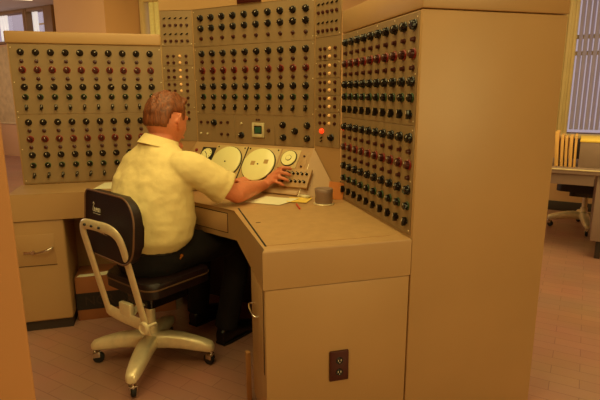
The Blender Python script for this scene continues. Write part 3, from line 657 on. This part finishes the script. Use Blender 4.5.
for s in (-1, 1):   # ears: outer rim, lobe, bowl
    E_ = [(.072, .002, .026), (.085, -.012, .036), (.095, -.026, .026), (.093, -.028, .002), (.085, -.018, -.018), (.076, -.004, -.028), (.070, .002, -.022)]
    tube(body, bez([HM @ Vector((s*x, y, z)) for x, y, z in E_], 4), .0058, 8)
    capsule(body, HM @ Vector((s*.070, -.006, .018)), HM @ Vector((s*.078, -.018, .004)), .010, .011)
NBK = at(0, .098, 1.01)
loft(body, [(NBK, SR, SFv, .066, .062), (NBK.lerp(HD, .35)+UP*.0, SR, SFv, .058, .060), (HM @ Vector((0, -.022, -.045)), SR, SFv, .054, .058), (HM @ Vector((0, -.012, -.01)), SR, SFv, .050, .055)])
loft(body, [tor(.48, .13, .09), tor(.56, .145, .095), tor(.68, .140, .092), tor(.80, .155, .10), tor(.90, .155, .10), tor(.945, .14, .088), tor(.985, .10, .072), tor(1.03, .06, .055)])
RS, RE = at(.180, .090, .925), Vector((-.512, .690, .795)); RWr = sl(.578, .252, .036)
LS, LE = at(-.162, .125, .905), at(-.20, .34, .785); LWr = at(-.0, .50, .785)
def limb(bm, P, Rd, seg=16): tube(bm, P, Rd, seg)
limb(body, bez([RS, RS.lerp(RE, .5)+Vector((.01, -.01, -.005)), RE], 5), [.052-.0012*i for i in range(11)], 16)
limb(body, bez([RE+(RE-RWr).normalized()*.015, RE.lerp(RWr, .3)+UP*.004, RWr], 5), [.040, .0435, .045, .0455, .045, .0435, .041, .037, .033, .029, .027], 16)
limb(body, [LS, LS.lerp(LE, .5), LE], [.052, .046, .042]); limb(body, bez([LE+(LE-LWr).normalized()*.012, LE.lerp(LWr, .3), LWr], 4), [.040, .043, .044, .043, .040, .036, .032, .029, .027])
capsule(body, RS, RS+UP*.001, .056, .056); capsule(body, RE, RE+UP*.001, .040, .040); capsule(body, LE, LE+UP*.001, .040, .040)
# right hand: palm and five separate bent fingers, on the keypad
def hand(bm, wrist, kn, tips, nrm, thumb, lens=None):
    kc = sum(kn, Vector())/4; pd = (kc-wrist).normalized(); pw = (kn[0]-kn[3]).normalized()
    nn = pw.cross(pd).normalized()
    if nn.dot(nrm) < 0: nn = -nn
    loft(bm, [(wrist-pd*.015, pw, nn, .027, .021), (wrist+pd*.012, pw, nn, .031, .020), (wrist.lerp(kc, .5), pw, nn, .040, .018), (kc-pd*.012, pw, nn, .042, .0145), (kc+pd*.004, pw, nn, .039, .0115)], 20)
    for i in range(4):
        k, t = kn[i], tips[i]; L_ = (t-k).length; mid1 = k.lerp(t, .42)+nrm*(.30*L_); mid2 = k.lerp(t, .78)+nrm*(.19*L_); r = (.0098, .0102, .0098, .0085)[i]
        tube(bm, [k-(mid1-k)*.3, k, k.lerp(mid1, .5), mid1, mid1.lerp(mid2, .5), mid2, mid2.lerp(t, .6), t, t+(t-mid2).normalized()*.004], [r, r*1.12, r*.98, r*1.04, r*.92, r*.95, r*.88, r*.72, r*.35], 12)
    b0 = wrist+pd*.018+pw*.022; j1 = b0.lerp(thumb, .45)+pw*.012+nrm*.006; j2 = b0.lerp(thumb, .76)+pw*.008+nrm*.003
    tube(bm, [b0, j1, j1.lerp(j2, .5), j2, j2.lerp(thumb, .6), thumb], [.016, .0128, .0112, .0115, .0100, .0055], 12)
kn = [sl(.638, .170, .052), sl(.640, .192, .055), sl(.637, .214, .052), sl(.630, .234, .045)]
tp = [sl(.702, .150, .036), sl(.712, .186, .036), sl(.706, .216, .035), sl(.690, .242, .030)]
hand(body, RWr, kn, tp, ov, sl(.662, .142, .022))
kl = [LWr+SR*.078+SFv*(.045+.008*i*0)+SFv*(.020-.020*i)+UP*.004 for i in range(4)]; tl = [k+SR*.075+SFv*.01-UP*.018 for k in kl]
hand(body, LWr, kl, tl, UP, LWr+SR*.06+SFv*.075-UP*.012)
# legs
lh = math.radians(50); LR = Vector((math.cos(lh), -math.sin(lh), 0)); LF = Vector((math.sin(lh), math.cos(lh), 0)); hip = Vector((-.905, .74, 0))
def lp_(x, y, z): return hip+LR*x+LF*y+UP*z
legs = []
for s, ky, fy in ((-1, .43, .40), (1, .43, .33)):
    legs.append((s, [lp_(s*.085, .0, .535), lp_(s*.11, .20, .535), lp_(s*.13, ky, .515)], [lp_(s*.13, ky, .515), lp_(s*.13, ky-.01, .33), lp_(s*.135, fy, .10)]))
for s, th, shn in legs:
    limb(body, th, [.075, .066, .052]); limb(body, shn, [.052, .050, .036]); capsule(body, shn[2], shn[2]-UP*.03+LF*.02, .034, .034)
    capsule(body, shn[2]+LF*.0-UP*.05, shn[2]+LF*.13-UP*.065, .030, .026)
remeshed('body', body, SKIN, man, .0048, 3)
for s in (-1, 1):
    bm = NB(); bmesh.ops.create_uvsphere(bm, u_segments=16, v_segments=10, radius=.0125, matrix=HM @ T((s*.027, .073, .010)))
    for f in bm.faces:
        c = HM.inverted() @ f.calc_center_median(); q = c-Vector((s*.027, .073, .010))
        if q.y > .0108: f.material_index = 1
    obj('eye', bm, [WHITE, BLACK], man, smooth=180)
# shirt
bm = NB()
loft(bm, [tor(.560, .150, .112), tor(.580, .174, .130), tor(.62, .200, .168, .012), tor(.68, .204, .176, .014), tor(.75, .202, .168, .006), tor(.82, .202, .150, -.004), tor(.88, .202, .134, -.006), tor(.925, .196, .120), tor(.96, .172, .104, -.002), tor(.99, .132, .088, -.006), tor(1.012, .098, .076, -.010), tor(1.028, .078, .066, -.014)], 32)
capsule(bm, at(-.13, .08, .925), at(.14, .080, .928), .066, .066, 16)
SE = RS.lerp(RE, .63)
limb(bm, bez([at(.12, .080, .925), RS+UP*.0, RS.lerp(RE, .45)+Vector((.008, -.012, 0)), SE, SE.lerp(RE, .45)], 4), [.072, .073, .074, .075, .075, .074, .074, .073, .073, .073, .073, .073, .074, .075, .076, .076, .075], 20)
LEs = LS.lerp(LE, .80); limb(bm, bez([at(-.12, .09, .915), LS, LS.lerp(LE, .4), LEs], 4), [.078, .079, .080, .080, .079, .078, .077, .076, .075, .075, .074, .073, .072], 20)
shirt = remeshed('shirt', bm, SHIRT, man, .0075, 5, disp=(.016, .075))
bm = NB(); NC = at(0, .095, 1.036); nx = (HD-NC).normalized()
prof = []
for rr_, hz in ((.088, -.010), (.081, .016), (.074, .036), (.070, .037), (.071, .016), (.076, -.010)):
    prof.append((NC+nx*hz, rr_))
n_ = 32; R = [[bm.verts.new(c+SR*(r*math.cos(2*math.pi*i/n_))+SFv*(r*.98*math.sin(2*math.pi*i/n_))+UP*(.006-.024*(1+math.cos(2*math.pi*i/n_-1.15)))) for i in range(n_)] for c, r in prof]
for a, b in zip(R, R[1:]+R[:1]):
    for i in range(n_): bm.faces.new((a[i], a[(i+1) % n_], b[(i+1) % n_], b[i]))
obj('collar', bm, SHIRT, shirt, smooth=60)
# trousers
bm = NB(); loft(bm, [tor(.462, .150, .125, .01), tor(.50, .170, .142, .01), tor(.555, .163, .128), tor(.60, .156, .118)], 24)
for s, th, shn in legs:
    limb(bm, [th[0]-LF*.05, th[0], th[1], th[2]], [.07, .088, .080, .064], 18); capsule(bm, th[2], th[2]+UP*.001, .063, .063); limb(bm, [shn[0], shn[1], shn[2]-UP*.03], [.063, .063, .058], 18)
remeshed('trousers', bm, TROUS, man, .009, 4, disp=(.008, .06))
bm = NB(); loft(bm, [tor(.565, .164, .126), tor(.568, .167, .130), tor(.595, .165, .128), tor(.598, .160, .124)], 32); obj('belt', bm, SHOE, man)
bk = at(.178, .02, .552); bm = NB(); lathe(bm, [(.007, 0), (.008, .003), (.007, .006), (.001, .006)], T(bk) @ RZ(-.2) @ OUT, 14); box(bm, (-.004, -.007, -.02), (.004, -.002, .004), T(bk) @ RZ(-.2) @ RY(.5), 0, .002); obj('key_clip', bm, BRASS, man, label='small brass clip at the belt')
for s, th, shn in legs:
    bm = NB(); a0 = shn[2]; h_ = Vector((a0.x, a0.y, 0))-LF*.045
    R = []
    for y, hw, z1 in ((0, .026, .075), (.02, .036, .095), (.07, .038, .100), (.13, .042, .075), (.19, .046, .058), (.235, .042, .046), (.265, .026, .036), (.272, .012, .025)):
        R.append([bm.verts.new(h_+LF*y+LR*(hw*math.copysign(abs(math.cos(q))**.7, math.cos(q)))+UP*(.003+(z1-.003)*(.5+.5*math.copysign(abs(math.sin(q))**.7, math.sin(q))))) for q in [2*math.pi*k/18 for k in range(18)]])
    skinrings(bm, R); sho = obj('shoe', bm, SHOE, man)
    bm = NB(); pl = [h_+LF*y+LR*x for x, y in ((.030, 0), (.040, .05), (.046, .17), (.046, .21), (.03, .272), (-.03, .272), (-.046, .21), (-.046, .17), (-.040, .05), (-.030, 0))]; prism(bm, [(p.x, p.y) for p in pl], .0005, .012); obj('sole', bm, RUBBER, sho)
# hair: a thick shell over the skull, short at neck and ears, combed up on top
def hair_off(d):
    x, y, z = d
    top = max(0, z); o = .008+.010*top
    line = -.22 if y < -.1 else (-.62+(y+.1)*2.6 if y < .42 else .74+(y-.42)*.35)       # hairline height by direction
    line = min(line, .80)
    if abs(x) > .40:
        if -.62 < y <= -.36: line = max(line, -.22+(y+.62)/.26*.62)
        elif -.36 < y <= .10: line = max(line, .38)
        elif .10 < y <= .30: line = max(line, .02)
        elif y > .30: line = max(line, .30+(y-.30)*1.2)
    k = (z-line)/.16
    if k < 0: return -.012
    o *= min(1, .35+k*.8)
    return o+.0035*math.sin(16*x+9*z+4*y)*top+.0022*math.sin(31*x-17*y)
bm = NB(); sphere(bm, HM, hair_off, 72, 48)
tube(bm, bez([HM @ Vector((-.05, .055, .098)), HM @ Vector((-.01, .075, .108)), HM @ Vector((.035, .060, .100)), HM @ Vector((.062, .02, .082))], 5), [.008]+[.014]*13+[.010, .006], 12)
hair = link('hair', finish('hair', bm, HAIR, 180), man); hair.matrix_basis = WORLD(man).inverted()

# ------------------------------------------------------------------ the desk by the right window
dk = thing('steel_desk', 'grey steel desk with thin light-edged top by the right window', 'desk', rm(-1.0, 2.93, 0))
bm = NB(); rbox(bm, -1.75, -.10, 2.546, 3.25, .640, .676, 0, .004); obj('desk_top', bm, DESKM, dk)
bm = NB(); rbox(bm, -1.75, -.10, 2.540, 2.548, .668, .678, 0, .002); obj('top_edging', bm, STEEL, dk)
bm = NB(); rbox(bm, -.582, -.14, 2.575, 2.60, .555, .640, 0, .003); obj('centre_drawer', bm, DESKM, dk)
bm = NB(); rbox(bm, -1.05, -.60, 2.570, 3.22, .141, .640, 0, .005); obj('drawer_pedestal', bm, DESKM, dk)
for a, b in ((-.66, 2.62), (-.99, 2.62), (-.66, 3.17), (-.99, 3.17), (-.17, 2.62), (-.17, 3.17)):
    bm = NB(); rbox(bm, a-.018, a+.018, b-.018, b+.018, 0, .15 if a < -.6 else .642, 0, .003); obj('leg', bm, BASEB, dk)
for i, (m_, tl_, w_, h_, lab) in enumerate(((-.318, -.07, .026, .262, 'leftmost manila folder of the row on the grey desk, tallest'), (-.352, -.05, .020, .235, 'second manila folder from the left on the grey desk'), (-.381, -.06, .018, .225, 'middle manila folder of the row on the grey desk'), (-.412, -.05, .022, .232, 'second manila folder from the right, next to the last one by the box'), (-.440, -.03, .016, .240, 'rightmost manila folder leaning beside the grey-brown box'))):
    bm = NB(); box(bm, (-w_/2, -.0, 0), (w_/2, .24, h_), ROOM @ T((m_, 2.665, .6775)) @ RY(-tl_*.9), 0, .002)
    f_ = tag(obj('folder', bm, MANILA), lab, 'folder', 'manila folders on the grey desk')
fb = thing('file_box', 'grey-brown box file with yellow lid standing on the grey desk', 'box', rm(-.75, 2.9, .676))
bm = NB(); rbox(bm, -1.1, -.465, 2.690, 3.12, .6765, .872, 0, .003); obj('box_body', bm, DESKM, fb)
bm = NB(); rbox(bm, -1.105, -.462, 2.686, 3.124, .868, .884, 0, .003); obj('lid', bm, YPAPER, fb, label='yellow lid')  # window daylight on the box top put in as a yellow slab
ch2 = thing('swivel_chair', 'swivel chair with light base and dark seat behind the grey desk', 'chair', rm(-.55, 3.52, 0))
c_ = rm(-.55, 3.52, 0); chair_base(ch2, STEEL, c_, math.radians(135+8), 4, .27)
bm = NB(); prism(bm, rrect(.22, .22, .06), .37, .44, T(c_) @ RZ(-.9), 0, .02); obj('seat', bm, SEATMAT, ch2)
bm = NB(); prism(bm, rrect(.12, .12, .02), .315, .372, T(c_) @ RZ(-.9)); obj('seat_mechanism', bm, BLACK, ch2)
bm = NB(); box(bm, (-.2, .24, .56), (.2, .285, .80), T(c_) @ RZ(-.9+math.pi*.0), 0, .018); obj('backrest', bm, SEATMAT, ch2)
bm = NB(); tube(bm, bez([(0, .05, .35), (0, .20, .37), (0, .292, .45), (0, .295, .66)], 5), 1, 10, 0, flat=(.02, .006, Vector((1, 0, 0)))); bmesh.ops.transform(bm, matrix=T(c_) @ RZ(-.9), verts=bm.verts[:]); obj('back_arm', bm, STEEL, ch2)
